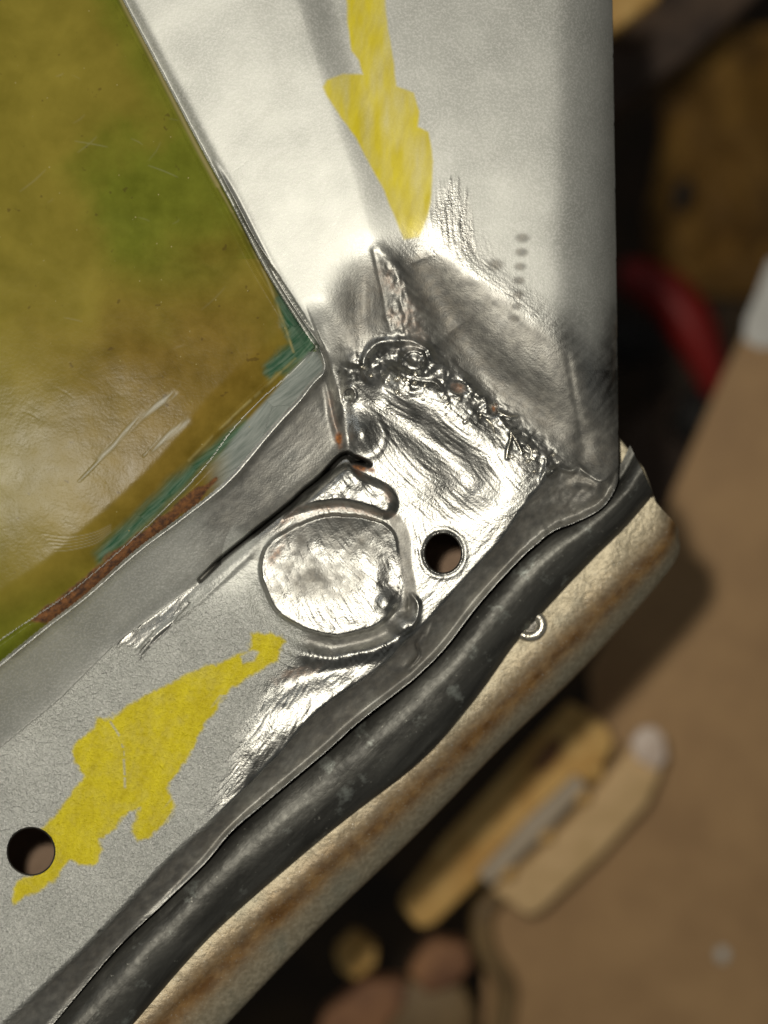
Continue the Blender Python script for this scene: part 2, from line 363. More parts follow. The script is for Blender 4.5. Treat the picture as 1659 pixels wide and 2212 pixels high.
# --- ground weld corner
def ridge(pts, wd, h, n=4, taper=True):
    P = curve(pts, n); x0, y0 = P.min(0)-4*wd; x1, y1 = P.max(0)+4*wd; m = (X > x0) & (X < x1) & (Y > y0) & (Y < y1)
    d, s, t, _, _ = pdist(X[m], Y[m], P); v = h*np.exp(-(d/wd)**2)
    if taper: v = v*(.35+.65*np.sin(np.pi*np.clip(t, .02, .98))**.5)
    out = np.zeros(X.shape); out[m] = v; return out
def bump(cx, cy, rx, ry, h, ang=0, p=2.0):
    a, b = rot(X-cx, Y-cy, ang); q = (a/rx)**2 + (b/ry)**2; return h*np.exp(-q**(p/2))
wz = np.zeros(X.shape)
weldm = np.exp(-((pdist(X, Y, curve([(770,790),(850,770),(930,800),(1000,850),(1080,905),(1150,965),(1190,1010)]))[0])/36)**2)
chaos = np.abs(fbm(X + 14*n2, Y + 14*n1, 34, 4, 21)); chaos2 = 1 - np.abs(fbm(X+10*n2, Y, 20, 3, 31))*2
wz += weldm*(11*(chaos-.18) + 2.6*chaos2)*(1 - .8*np.exp(-(np.hypot(X-880, Y-850)/45)**2))
wz += ridge([(857,737),(815,742),(790,770),(786,800),(795,820)], 8, 12) + ridge([(935,790),(925,755),(890,738),(857,737)], 8, 12)
wz += bump(892, 775, 32, 23, 19, -20) + 7*fbm(X, Y, 16, 3, 221)*np.exp(-(np.hypot((X-890)/70, (Y-800)/50))**4) + bump(915, 800, 40, 26, 7, 30) + bump(838, 812, 17, 24, -13, 30) + bump(812, 775, 17, 20, -8)
wz += ridge([(868,790),(872,770),(890,757),(912,764),(915,785),(898,800),(880,796)], 5, 9) + ridge([(868,810),(900,822),(935,825),(955,840)], 5, 7)
wz += bump(872, 850, 60, 36, 8, 45) + bump(778, 940, 34, 33, 17, 0, 2) + ridge([(818,905),(832,945),(815,980),(780,992)], 6, 2)
wz += ridge([(742,866),(745,845),(760,838),(768,855),(758,872)], 4, 5) + bump(752, 856, 6, 9, -10)
wz += ridge([(700,800),(712,850),(722,905),(738,960)], 9, 14) + bump(690, 880, 30, 50, 6, -40)
# valley and swelling between the seam and the plate
wz += ridge([(830,870),(900,935),(980,1000),(1040,1060)], 40, -15) + ridge([(900,840),(985,905),(1060,960),(1130,1010)], 40, 8)
wz += ridge([(1000,820),(1060,880),(1100,930),(1170,985)], 10, 9)
wz += ridge([(1104,935),(1103,950),(1096,972),(1095,990)], 3, 8) + ridge([(1077,891),(1098,900),(1117,900)], 3.5, 9) + ridge([(1110,940),(1120,960),(1128,978)], 3.5, 6)
wz += bump(989, 838, 17, 11, -14, 30) + bump(1066, 882, 10, 13, -20, 0) + bump(1192, 1019, 12, 12, 18, 0, 4) + ridge([(1192,1016),(1210,1012),(1235,1018),(1250,1008),(1268,1024)], 5, 10)
wz += ridge([(1180,990),(1178,1010),(1168,1040)], 4, 8)
# post foot: hollow left of the rib, rib, ground hollow on the right
wz += ridge([(806,540),(815,580),(828,640),(835,690)], 4, 3) + ridge([(818,540),(860,590),(890,650),(920,690)], 16, 9)
wz += bump(782, 668, 50, 105, -26, 8) + bump(730, 790, 26, 70, -10, -10)
wz += ridge([(900,560),(935,640),(985,710)], 52, -26) + ridge([(960,560),(1060,620),(1150,700),(1210,760)], 34, 3)
wz += ridge([(960,720),(1050,800),(1180,890),(1230,950)], 50, -13) + ridge([(1226,770),(1240,850),(1250,900),(1256,950)], 7, -4) + ridge([(1256,930),(1262,970),(1258,1005)], 16, -7)
rm = smooth((insdf(X, Y, np.array([(812,545),(850,548),(895,640),(940,740),(880,760),(840,750),(832,680)], float))*-1+16)/40)
wz += rm*(8*(np.abs(fbm(X, Y*.6, 20, 4, 41))) )
hol = curve([(940,740),(1020,800),(1100,870),(1180,930),(1240,975)]); dh = pdist(X, Y, hol)[0]
wz -= 32*np.exp(-(dh/95)**2)*smooth((X-920)/130)*smooth((120-dS)/130) 
# patch disc, its groove and the raised ring round it
dD = insdf(X, Y, DISC) + 2.5*n2
ang = np.degrees(np.arctan2(Y-1240, X-715))           # 90 = down
dz = (4+13*smooth((Y-1150)/130))*(1-.7*smooth((np.hypot(X-715, Y-1240)-95)/40)*smooth((ang+75)/30)*smooth((50-ang)/30))*smooth(.5 - dD/9) + np.where(dD < 0, 4*n1 + .9*n2 + .02*(Y-1240), 0)
low = smooth((ang-10)/30)*smooth((185-ang)/35)
dz += -11*np.exp(-((dD-20)/17)**2)*np.clip(low, 0, 1) + 10*np.exp(-((dD-50)/15)**2)*smooth((ang-25)/20)*smooth((140-ang)/30)
dz += np.where(dD < 0, -.03*(X-715) + .0011*(Y-1275)**2 + .0004*(X-715)**2 - 9, 0)
tooth = 2.0*np.clip(n2*2+.3, 0, 1)*np.sin(ang*1.9+4*n1)*np.exp(-((dD-50)/12)**2)*smooth((ang-30)/20)*smooth((120-ang)/30); dz += tooth
crs = pdist(X, Y, curve([(855,1125),(872,1160),(876,1220),(886,1275),(880,1325)]))[0]; dz -= 0
dz += bump(834, 1299, 19, 25, 15, 25, 2.4) + bump(869, 1347, 27, 21, 20, -10, 3)
dz += ridge([(890,1285),(903,1305),(900,1335),(890,1355)], 5, 11) + ridge([(878,1290),(880,1325)], 4, 6) + bump(882, 1312, 5, 16, -14)
dz += ridge([(740,1412),(800,1402),(850,1382)], 12, 9) + bump(905, 1372, 18, 12, 10, -30) + bump(880, 1440, 16, 10, 8, -40) 
Zb = Zb + wz + dz
dU = insdf(X, Y, LUMP) + 2*n2
Zb = Zb + 30*smooth(-dU/17)*(1 + .3*n1 + .1*n2) 
Zb += ridge([(452,1262),(500,1222),(550,1180)], 12, 7) + ridge([(290,1415),(350,1360),(430,1300),(540,1200)], 5, 5)
# hammered flange below the ring
Zb += ridge([(840,1395),(740,1440),(640,1470),(560,1520)], 30, -12) + bump(600, 1570, 85, 60, 9, -45) + ridge([(520,1740),(600,1650),(700,1560),(820,1450),(900,1365)], 18, -8)
Zb += bump(560, 1700, 40, 90, -9, 45) + 5*n1*smooth((X-430)/150)*smooth((Y-1350)/80)*(dE < 0)
Zb += bump(1090, 1080, 90, 60, 8, -50) + bump(980, 1070, 60, 40, -8, -30) 
# bent lip by the crack
Zb += ridge([(913,1369),(900,1390),(905,1415),(880,1445)], 3.5, -14) + ridge([(935,1345),(920,1385)], 4, 7)
pl = fbm(X, Y, 17, 3, 51); rough_zone = smooth((dE+6)/12)*smooth((X-1100)/60)*smooth((Y-1005)/10)
Zb += 5*pl*rough_zone + ridge([(1225,1050),(1265,1042),(1290,1060),(1270,1085)], 10, 7)
crk, _, tk, _, _ = pdist(X, Y, CRACK); cw = 3.4*(.5+np.sin(np.pi*np.clip(tk*.9+.05, 0, 1))) 
crm = np.exp(-(np.clip(crk-1.0, 0, 99)/2.6)**2)*(.4+.6*smooth((1-tk)*5)); Zb -= 120*crm
Zb -= bump(777, 999, 17, 7, 40, 15, 4)
for hx, hy, ra, rb in HOLES:
    q = np.hypot((X-hx)/ra, (Y-hy)/rb); Zb += (1.5*np.exp(-((q-1.18)/.1)**2) - 2*np.exp(-((q-1.0)/.05)**2))*(1 if hx > 500 else .35)
# --- olive panel
roll = smooth(1 - dOB/95)*smooth((700-X)/60+.2)
zol = olz + 4*smooth((300-X)/500)*0 - 26*roll**1.4 - 5*np.exp(-(dPR/7)**2) + 5*np.exp(-((dPR-15)/6)**2)*1 + 2*n3 + .35*n1
zol -= ridge([(638,774),(560,845),(504,899),(408,995)], 5, -5) 
gap = smooth(1 - (dO)/12)
lipm = ridge([tuple(p) for p in LIP[::3]], 8, 14, taper=False)
Zin = Zb + lipm*(X < 730)
# between olive edge and lip : narrow painted return, falling into a small gutter
betw = (dO > 0) & (dL < 0) & (X < 720) & (Y > 745)
tb = np.clip(dO/(dO + np.abs(dL) + 1e-6), 0, 1)
Zin = np.where(betw, (olz-26)*(1-smooth(tb)) + (lipz+16)*smooth(tb) - 12*np.sin(np.pi*tb), Zin)
side_gut = (dO > 0) & (dPR < 60) & (dL < 0)
Zin = Zin - 10*np.exp(-(dPR/16)**2)*(dO > 0)*(Y < 760)
rimr = ((dO > 0) & (Y < 755))
H = np.where(dO < 0, zol, Zin + rimr*(14*np.exp(-((dPR-10)/5)**2)*smooth((Y-330)/100)))
# soften any hard step by a small blur
def blur(a, n=1):
    for _ in range(n):
        a = (np.roll(a, 1, 0) + np.roll(a, -1, 0) + np.roll(a, 1, 1) + np.roll(a, -1, 1) + 4*a)/8
    return a
H = blur(H, 2)
# ------------------------------------------------------------------ what covers the sheet: paint, marker, bare steel, rust, painted shade
def mask(poly, soft=3, wob=5, nn=None): return smooth(.5 - (insdf(X, Y, np.asarray(poly, float)) + wob*(n2 if nn is None else nn))/(2*soft))
a40, b40 = rot(X, Y, -50); streak = fbm(a40*.10, b40, 7, 3, 61); streakv = fbm(X, Y*.10, 6, 3, 62); streakd = fbm(*[q*k for q, k in zip(rot(X, Y, 38), (.1, 1))], 6, 3, 63)
low_b = mask(BARE[0], 34, 1, 16*n1 + 22*streak + 14*n2); m_bare = np.maximum(np.where((Y > 1400) & (X > 400), low_b, mask(BARE[0], 8, 1, 14*n1 + 26*streak*(Y > 1300))), mask(BARE[1], 14, 1, 14*streakv))*(Y >= 800) + (Y < 800)*np.maximum(mask(BARE[0], 62, 1, 14*n1 + 7*streakv + 8*streakd), mask(BARE[1], 16, 1, 16*streakv))
m_bare = np.maximum(m_bare, smooth((dE-4)/10)*smooth((X+100-60*n1)/200))  # bare runs along the whole lip to darken its turned-away face
m_bare = np.where((dF < 0) & (dL > 0) & (X < 730) & (Y > 745 + (X-690)), smooth((X-400+90*n1+30*streak)/120)*(.9), m_bare)
m_bare = np.maximum(m_bare, .75*smooth((1-np.abs(dL)/9) + .25*n2*2)*(X < 730)*(Y > 752))
sideA = smooth((ang-105)/15) + smooth((-150-ang)/10); m_bare *= 1 - smooth((dD-2)/4)*sideA*(dD < 85)
m_yel = np.maximum(mask(YEL1, 4, 1.5, n1*3), mask(YEL2, 5, 1, 7*n2 + 4*nf))
scr = np.exp(-(pdist(X, Y, curve([(239,1560),(262,1600),(268,1650),(270,1700)]))[0]/2.5)**2)*.7*(n2 > -.2)
gsp = smooth(((pdist(X, Y, curve([(420,1700),(450,1640),(480,1600)]))[0]) - 5)/30) 
m_yel *= 1 - scr; m_yel *= 1 - mask([(520,1418),(545,1402),(560,1408),(548,1425),(525,1432)], 4, 5)*.9
m_yel *= 1 - .75*smooth((streak*.5+.5 + smooth((X - 285 - (1820-Y)*.47)/90)*1.25 - 1.0)*2.2)*(Y > 1500)
m_yel = np.where(Y < 700, m_yel*(.86 + .3*fbm(X, Y*.25, 22, 3, 71)), m_yel)
m_yel = m_yel*np.where(Y < 700, 1.0, .985 + .08*n2 + .05*n1 + .05*nf); m_yel = np.clip(m_yel*(dE < 0), 0, 1) 
m_dull_shade = np.zeros(X.shape)
m_dull_shade += mask([(565,1180),(640,1130),(760,1125),(830,1150),(820,1220),(740,1290),(650,1290),(565,1280)], 30, 24)*.95*smooth(.75+.9*n2+.6*n1)
m_dull_shade += .8*smooth((-dF+4)/10)*smooth((dL)/10)*1.2*(X < 750)
m_dull_shade += 1.3*smooth((dE-1)/5)*(1-.8*np.exp(-(sil/11)**2)) + 1.0*mask([(700,560),(830,560),(835,700),(780,780),(700,790)], 20, 16)  # shade of the outer lip and left hollow added as darker grey
m_dull_shade += .9*np.exp(-((dD-16)/16)**2)*low + 1.0*smooth((16-crs)/5)  # shade in the groove and the crease, put into the grey
m_dull_shade += .6*rm
m_dull_shade += 1.0*mask([(880,560),(960,560),(1110,660),(1250,780),(1285,960),(1180,960),(1050,850),(950,740),(900,680)], 20, 16)  # right ground hollow: the dark it mirrors is added as grey
m_dull_shade *= (1 - .9*np.exp(-(np.hypot((X-868)/85, (Y-800)/60))**2))*(1-.85*weldm)
m_dull_shade = np.clip(m_dull_shade*(.85+.5*n1+.4*n2), 0, 1)
m_grain = np.clip(.15 + .85*smooth((Y-1230)/120)*(dF > 0)*(dE < 25), 0, 1)*np.where(Y < 1000, .0, 1)
m_rust = 0*X
def spot(cx, cy, rx, ry, a=0, amt=1): return amt*smooth(1.3 - np.hypot(*[q/r for q, r in zip(rot(X-cx, Y-cy, a), (rx, ry))]) + .9*n2)
m_rust += spot(732, 957, 9, 18, 0, .9) + spot(1066, 884, 6, 9, 0, .9) + spot(989, 838, 15, 9, 30, .5) + spot(777, 1010, 22, 6, 15, .9) + spot(838, 1068, 7, 16, -20, .3)
m_rust += .25*np.exp(-(pdist(X, Y, curve([(610,1128),(650,1098),(690,1097),(740,1094),(800,1108),(850,1112)]))[0]/6)**2) + .2*rm*smooth(.3+n2*1.6) + spot(600,1190,12,40,30,.35)
m_rust += .3*ridge([(712,850),(722,905),(738,960)], 8, 1) + .28*spot(640,1452,60,14,-15) 
m_burn_shade = np.clip(.9*crm + spot(913,1372,12,8,-30,.8)*0 + ridge([(913,1369),(900,1392),(906,1412),(882,1442)], 3, .8), 0, 1)  # crack slits coloured dark, shade inside them painted in
m_burn_shade = np.maximum(m_burn_shade, .45*smooth((dE-1)/5)*(1-.9*np.exp(-(sil/11)**2))*smooth(.7+n1))  # outer lip faces away from the torch, its shade painted darker
m_burn_shade = np.maximum(m_burn_shade, .60*np.exp(-(np.hypot(*[q_/w_ for q_, w_ in zip(rot(X-785, Y-670, 8), (42, 100))]))**3)*(.8+.5*streakv) + .55*np.exp(-(pdist(X, Y, curve([(905,570),(940,640),(985,700)]))[0]/38)**3) + .48*np.exp(-(pdist(X, Y, curve([(990,760),(1080,830),(1170,900)]))[0]/42)**3)*(.8+.6*streakd))  # ground hollows: discoloured steel plus mirrored darkness put into the colour
m_burn_shade = np.maximum(m_burn_shade, .5*np.exp(-(np.hypot(X-1295, Y-975)/70)**2)*(.8+.8*n1)); m_dull_shade = np.clip(m_dull_shade + 1.2*np.exp(-(np.hypot(X-1295, Y-965)/80)**2), 0, 1)  # brightly lit fold at the corner toned down by painting it darker
m_burn_shade = np.clip(m_burn_shade*(1-.85*weldm), 0, 1)
for i, (x, y, r) in enumerate([(1129,514,12), (1127,545,11), (1124,576,10), (1121,606,10), (1120,636,10), (1115,662,9), (1112,688,9), (1070,572,14)]): m_burn_shade = np.maximum(m_burn_shade, .62*np.exp(-(np.hypot((X-x)/r/1.35, (Y-y)/r/.9))**4))
m_burn_shade = np.clip(np.maximum(m_burn_shade, spot(215, 2012, 9, 4, -30, .9)), 0, 1)
m_burn_shade = np.maximum(m_burn_shade, .30*smooth((14-crs)/6)*(.8+.6*n2))  # shade of the crease right of the disc, painted on
m_burn_shade = np.maximum(m_burn_shade, .34*smooth((dD+6)/16)*smooth((36-dD)/16)*smooth((-ang-15)/20)*(ang > -170)*smooth(dU/6)*(.9+.6*n2))  # recess between lump and disc: shade painted on, no depth
m_burn_shade = np.maximum(m_burn_shade, .40*(dD < 0)*smooth((n2+.6*n1-.12)/.3)*smooth((1310-Y)/60))
# olive panel marks
teal = np.maximum(mask([(205,1195),(250,1145),(330,1075),(420,990),(500,925),(530,905),(540,925),(480,985),(440,1015),(350,1105),(260,1190),(215,1215)], 15, 1, 5*streak+8*n1), mask([(600,560),(640,640),(660,700),(684,748),(640,790),(585,812),(575,790),(625,740),(600,640),(585,580)], 12, 1, 12*n2+8*n1))
grey = smooth((X-430)/80)*smooth((60 - np.abs(dL))/10)*smooth((dO+8)/8)*(Y > 760); gutter = smooth((dO+10)/14)*(Y > 760)*smooth((470-X)/60)
rustP = mask([(60,1345),(110,1300),(160,1268),(240,1195),(336,1128),(418,1052),(465,1035),(440,1075),(336,1165),(206,1275),(120,1340)], 4, 1, 8*n2+4*streak)
m_green0 = np.clip(smooth(.5+1.1*(1-np.hypot((X-380)/190, (Y-450)/170)) + .5*n1+.3*n3) + .9*mask([(380,-80),(262,0),(250,0),(150,-80)], 30, 20)+ .8*smooth(1.35-dPR/70+.5*n1)*(Y < 560) + .9*smooth(1.1-dOB/75+.3*n1), 0, 1)*.85
m_green = np.maximum(m_green0*.85, gutter)
m_brown = np.clip(smooth((Y-450)/400+.6*n3+.3*n1)*.8, 0, 1)*smooth((X-80)/500+.4)
cream = np.clip(ridge([(262,0),(340,150),(420,308),(470,400)], 4.5, 1, taper=False) + .8*ridge([(470,400),(530,510),(580,610),(610,690),(634,760)], 2.6, 1, taper=False)*smooth(.7+n2) + .8*ridge([(638,774),(560,848),(504,899),(408,995)], 2.6, 1)*smooth(.8+1.5*n2), 0, 1)  # pale edge lines; the right one is the lit edge painted in
scrp = 0*X
for pts, wd in (([(378,850),(345,872),(300,905)], 6), ([(300,905),(255,950),(215,990)], 6), ([(255,950),(205,1005),(170,1040)], 2.2), ([(405,910),(372,935),(328,970)], 7), ([(328,970),(310,985)], 2)):
    scrp = np.maximum(scrp, np.minimum(1, 1.5*ridge(pts, wd, 1)))
scrp *= smooth(.75+1.3*streak)
for k_ in range(5): scrp = np.maximum(scrp, .5*ridge([(90+k_*7,1163+k_*9-10), (150,1160+k_*7), (205,1150+k_*6), (240,1133+k_*4)], 1.0, 1))
# long fine scratches over the lacquer
for _ in range(26):
    x0 = random.uniform(30, 560); y0 = random.uniform(60, 1050); a_ = math.radians(random.choice([-50, -35, 20, 28]) + random.uniform(-12, 12)); L_ = random.uniform(15, 75)
    x1, y1 = x0 + L_*math.cos(a_), y0 + L_*math.sin(a_)
    scrp = np.maximum(scrp, random.uniform(.08, .28)*ridge([(x0, y0), ((x0+x1)/2+3, (y0+y1)/2), (x1, y1)], 1.3, 1, 2))
H = H - .5*np.clip(scrp, 0, 1)
out_rim = rimr*np.exp(-((dPR-10)/9)**2)
m_bare = np.where(dO > 0, np.maximum(m_bare, .7*out_rim*smooth((Y-300)/150)), m_bare)
# brush direction: many grinding strokes, each with its own direction
br = np.zeros(X.shape + (3,)); bestd = np.full(X.shape, 1e9)
seeds = [(700,1320,62),(760,1180,50),(640,1230,62),(600,1600,-58),(700,1540,-60),(540,1700,-50),(780,1450,-42),(1000,1080,40),(1080,1030,52),(960,950,38),(870,860,30),(1120,820,42),(1000,640,38),(1180,900,40),(1060,740,40),(780,640,-82),(740,740,-86),(920,600,40),(560,1080,-42),(420,1190,-40),(650,980,-44),(1290,900,-50),(1280,700,-52),(1100,1200,-45),(960,1300,-45),(400,1320,-42),(980,470,86),(1150,1080,-40),(1240,1090,-38),(900,1200,70),(850,1000,50),(330,1060,-42),(620,640,60),(480,930,-42),(400,1900,-42),(250,1150,-42),(640,770,-42),(300,1480,-42)]
for i, (sx, sy, sa) in enumerate(seeds):
    d = np.hypot(X-sx, Y-sy) + 30*n1 + 14*n2; m = d < bestd; bestd = np.where(m, d, bestd)
    a_, b_ = rot(X-sx, Y-sy, sa); 
    bend = .0009*a_*a_
    br[..., 0] = np.where(m, a_*.01*.13 + i*3.1, br[..., 0]); br[..., 1] = np.where(m, (b_+bend)*.01*1.15 + i*1.7, br[..., 1])
br[..., 2] = 0
streakh = np.zeros(X.shape); wsum = np.full(X.shape, 1e-6)
wxn, wyn = X + 26*n1 + 10*n2, Y + 26*n3 + 22*n2
for i, (sx, sy, sa) in enumerate(seeds):
    j0, j1 = np.searchsorted(xs, (sx-190, sx+190)); i0, i1 = np.searchsorted(ys, (sy-190, sy+190)); q = (slice(i0, i1), slice(j0, j1))
    wq = np.exp(-(((wxn[q]-sx)**2 + (wyn[q]-sy)**2)/55**2)); a_, b_ = rot(X[q]-sx, Y[q]-sy, sa); b_ = b_ + .0012*a_*a_
    v_ = .75*fbm(a_*.13 + 500*i, b_ + 300, 5.4, 2, 90+i) + .18*fbm(a_*.11 + 300, b_ + 200*i, 17, 2, 140+i)
    streakh[q] += wq*v_; wsum[q] += wq
streakh = streakh/np.maximum(wsum, .02)*1.0
inner = (dO > 0)
H = H + .75*fbm(X, Y, 9, 2, 231)*m_grain*(1 - m_bare)*inner*(Y > 1000)
amp = np.clip(m_bare, 0, 1)*(1 - .82*m_dull_shade)*inner*np.where(Y < 760, .6, 1)
H = H + amp*(1.05*streakh + .12*fbm(X, Y, 15, 3, 201) + .20*fbm(X, Y, 8, 2, 203) + .6*fbm(X, Y, 48, 2, 205)*(insdf(X, Y, DISC) > 0))
# holes: cut, then pull rim vertices onto the ellipse
PX, PY = X.copy(), Y.copy()
cx = (X[:-1, :-1]+X[1:, 1:])/2; cy = (Y[:-1, :-1]+Y[1:, 1:])/2
silc = (sil[:-1, :-1]+sil[1:, 1:]+sil[1:, :-1]+sil[:-1, 1:])/4
keep = silc < 0
snap = (sil > -.45*G) & (sil < 3*G); PX = np.where(snap, nx, PX); PY = np.where(snap, ny, PY)
for hx, hy, ra, rb in HOLES:
    keep &= np.hypot((cx-hx)/ra, (cy-hy)/rb) > 1
    q = np.hypot((X-hx)/ra, (Y-hy)/rb); sn = (q < 1 + .45*G/ra) & (q > 1 - 3*G/ra)
    PX = np.where(sn, hx + (X-hx)/q, PX); PY = np.where(sn, hy + (Y-hy)/q, PY)
H = H + rise(X, Y)
wx, wy, wzz = at(PX, PY, H)
W3 = np.stack([wx, wy, wzz], -1)
gu = np.gradient(W3, axis=1); gv = np.gradient(W3, axis=0); Nn = np.cross(gv, gu); Nn /= np.linalg.norm(Nn, axis=-1, keepdims=True) + 1e-20
Nn = np.where(Nn[..., 2:] < 0, -Nn, Nn)
# part of each cell
def cc(a): return (a[:-1, :-1] + a[1:, 1:])/2
lab = np.full(cx.shape, 2)                       # lower flange
lab[(cc(dS) < 0)] = 3
lab[(cc(m_bare) > .5) & (cx > 560) & (cc(dE) < 0)] = 4
lab[(cc(dF) < 0) & (cx < 752) & (cy > 745) & (cc(dO) > 0)] = 1
lab[cc(dE) > 0] = 7
lab[(cc(dO) < 0) | ((cc(betw*1.) > .5) & (cc(np.abs(dL)) > 8))] = 0
lab[insdf(cx, cy, DISC) < 0] = 5
lab[insdf(cx, cy, LUMP) < 0] = 6
beads = [(778,940,44,40),(834,1299,24,30),(869,1347,30,23),(1192,1019,13,13),(895,782,42,34)]
for i, (bx, by, ra, rb) in enumerate(beads): lab[np.hypot((cx-bx)/ra, (cy-by)/rb) < 1] = 10 + i

door = empty('car_door'); tag(door, 'silver car door corner with ground weld seam, round patch and yellow marker strokes', 'car door')
names = {0: 'olive_panel', 1: 'recess_wall', 2: 'lower_flange', 3: 'side_post', 4: 'corner_plate', 5: 'patch_disc', 6: 'filler_lump', 7: 'outer_lip'}
partl = {0: 'olive green lacquered panel with scratches and teal worn edge', 1: 'dull grey slanting wall with a bright lip', 2: 'grainy silver flange with a hole and yellow marker', 3: 'smooth silver painted post with yellow marker',
         4: 'shiny bare steel corner ground around the weld', 5: 'round bare steel patch with brushed lower edge', 6: 'raised shiny lump with brown outline', 7: 'steep outer lip, bare steel with shade painted in'}
ny_, nx_ = X.shape
idx = np.arange(ny_*nx_).reshape(ny_, nx_)
quads = np.stack([idx[:-1, :-1], idx[1:, :-1], idx[1:, 1:], idx[:-1, 1:]], -1)
flat = {k: v.reshape(-1) for k, v in dict(m_bare=m_bare, m_yellow=m_yel, m_rust=np.clip(m_rust, 0, 1), m_dull_shade=m_dull_shade, m_grain=m_grain, m_burn_shade=m_burn_shade, m_streak=.5+.5*streakh).items()}
flato = {k: v.reshape(-1) for k, v in dict(m_green=m_green, m_brown=m_brown, m_teal=teal, m_grey=grey, m_cream=cream, m_rust=rustP, m_bare=scrp*.65, m_rough=np.clip(teal+grey+rustP, 0, 1)).items()}
W3f = W3.reshape(-1, 3); Nf = Nn.reshape(-1, 3); brf = br.reshape(-1, 3)
parts = {}
for L in sorted(set(lab[keep].tolist())):
    q = quads[keep & (lab == L)]
    us, inv = np.unique(q.ravel(), return_inverse=True); F = inv.reshape(-1, 4)
    src = flato if L == 0 else flat
    at_ = {k: v[us] for k, v in src.items()}; at_['brush'] = brf[us]
    o = mesh_obj(names.get(L, 'weld_bead'), W3f[us], F, M_OLIVE if L == 0 else M_DOOR, door, True, at_, Nf[us]); parts[L] = o
    if L in partl: o['label'] = partl[L]
# the sheet shows its thickness at the holes and along the outer lip
def Hat(px, py):
    i = int(round((py-ys[0])/G)); j = int(round((px-xs[0])/G)); return float(H[max(0, min(ny_-1, i)), max(0, min(nx_-1, j))])
def strip(name, top, th, inset, material, par, closed=False):
    V = []; n = len(top)
    cxm, cym = np.mean([p[0] for p in top]), np.mean([p[1] for p in top])
    for dz_, f in ((0, 0), (-.25, .7), (-1, 1)):
        for p in top:
            V.append(at(p[0] + (p[2] if len(p) > 4 else 0)*inset*f, p[1] + (p[3] if len(p) > 4 else 0)*inset*f, p[-1] + th*dz_))
    F = []; m = n if closed else n-1
    for r in range(2):
        for i in range(m): F.append([r*n+i, r*n+(i+1) % n, (r+1)*n+(i+1) % n, (r+1)*n+i])
    return mesh_obj(name, V, F, material, par)
for hx, hy, ra, rb in HOLES:
    top = []
    for k_ in range(96):
        a_ = 2*math.pi*k_/96; ex, ey = math.cos(a_), math.sin(a_)
        top.append((hx + ra*ex, hy + rb*ey, -ex, -ey, Hat(hx + (ra+2)*ex, hy + (rb+2)*ey)))
    strip('hole_rim', top, 12, 3.5 + .0, M_EDGE, parts[4 if hx > 500 else 2], True)
seg = resample(SIL, 700)
strip('outer_lip_edge', [(p[0], p[1], 0, 0, Hat(p[0]-1.5, p[1]-1.5)) for p in seg], 13, 0, M_EDGE, parts[7])
# spatter and burrs left by the welder
spat = RNG.random((60, 4)); bl = []
for k_ in range(34):
    tx = spat[k_, 0]; x = 780 + 400*tx + 50*(spat[k_, 1]-.5); y = 770 + 230*tx + 70*(spat[k_, 2]-.5)
    bl.append((x, y, 2.2 + 4*spat[k_, 3]**2))
for k_, (x, y, r) in enumerate(bl): blob('weld_spatter', x, y, Hat(x, y)+r*.2, r*1.2, r, r*.8, M_SHINY, door, .25, k_, 30)
for pts in ([(1104,934),(1103,950),(1097,970),(1094,990)], [(1076,890),(1096,899),(1118,899)], [(1108,940),(1118,958),(1126,976)], [(1050,905),(1062,915),(1068,935)], [(1140,960),(1148,975),(1146,992)]):
    tube('weld_burr', [(x, y, Hat(x, y)+2.5) for x, y in pts], 1.8, M_SHINY, door, 8)
# brown inner face seen through the holes, 6 cm down
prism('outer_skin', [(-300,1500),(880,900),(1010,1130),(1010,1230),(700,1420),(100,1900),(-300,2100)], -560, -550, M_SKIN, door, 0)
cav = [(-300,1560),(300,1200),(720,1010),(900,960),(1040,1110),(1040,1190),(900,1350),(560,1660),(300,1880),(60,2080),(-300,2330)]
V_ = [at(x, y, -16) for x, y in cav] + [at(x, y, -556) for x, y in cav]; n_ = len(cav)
mesh_obj('light_block_wall', V_, [[i, (i+1) % n_, n_+(i+1) % n_, n_+i] for i in range(n_)], simple('dark_shade_primer', (.05, .035, .025), (.09, .06, .045)), door, False)  # wall added to keep stray light from the holes, shade in its colour

# folded seam under the lip
def off(pts, dx, dy, z): return [(x+dx, y+dy, z if not callable(z) else z(x, y)) for x, y in pts]
RT = [(1372,985),(1330,1050),(1240,1122),(1185,1152),(1116,1212),(1036,1300),(962,1394),(850,1500),(700,1622),(560,1740),(430,1870),(250,2050),(120,2190),(20,2300)]
RB = [(1412,1068),(1352,1138),(1282,1207),(1207,1286),(1112,1392),(1063,1462),(1010,1532),(942,1612),(874,1674),(752,1767),(634,1864),(450,2028),(276,2225),(186,2320)]
RTr = resample(curve(RT, 6), 40); RBr = resample(curve(RB, 6), 40)
def mid(t, z, w=0): return [(a[0]*(1-t)+b[0]*t, a[1]*(1-t)+b[1]*t, z + w*math.sin(i*.8)) for i, (a, b) in enumerate(zip(RTr, RBr))]
loft('folded_seam', [mid(-.28, -118), mid(-.02, -116), mid(.04, -98), mid(.16, -84, 1), mid(.36, -76, 1.5), mid(.58, -82, 1), mid(.78, -97, 1), mid(.92, -116), mid(1.0, -142), mid(.96, -160)], 420, 60, M_ROLL, door, 3)
door.children[-1]['label'] = 'dark rolled steel seam along the bottom of the door'

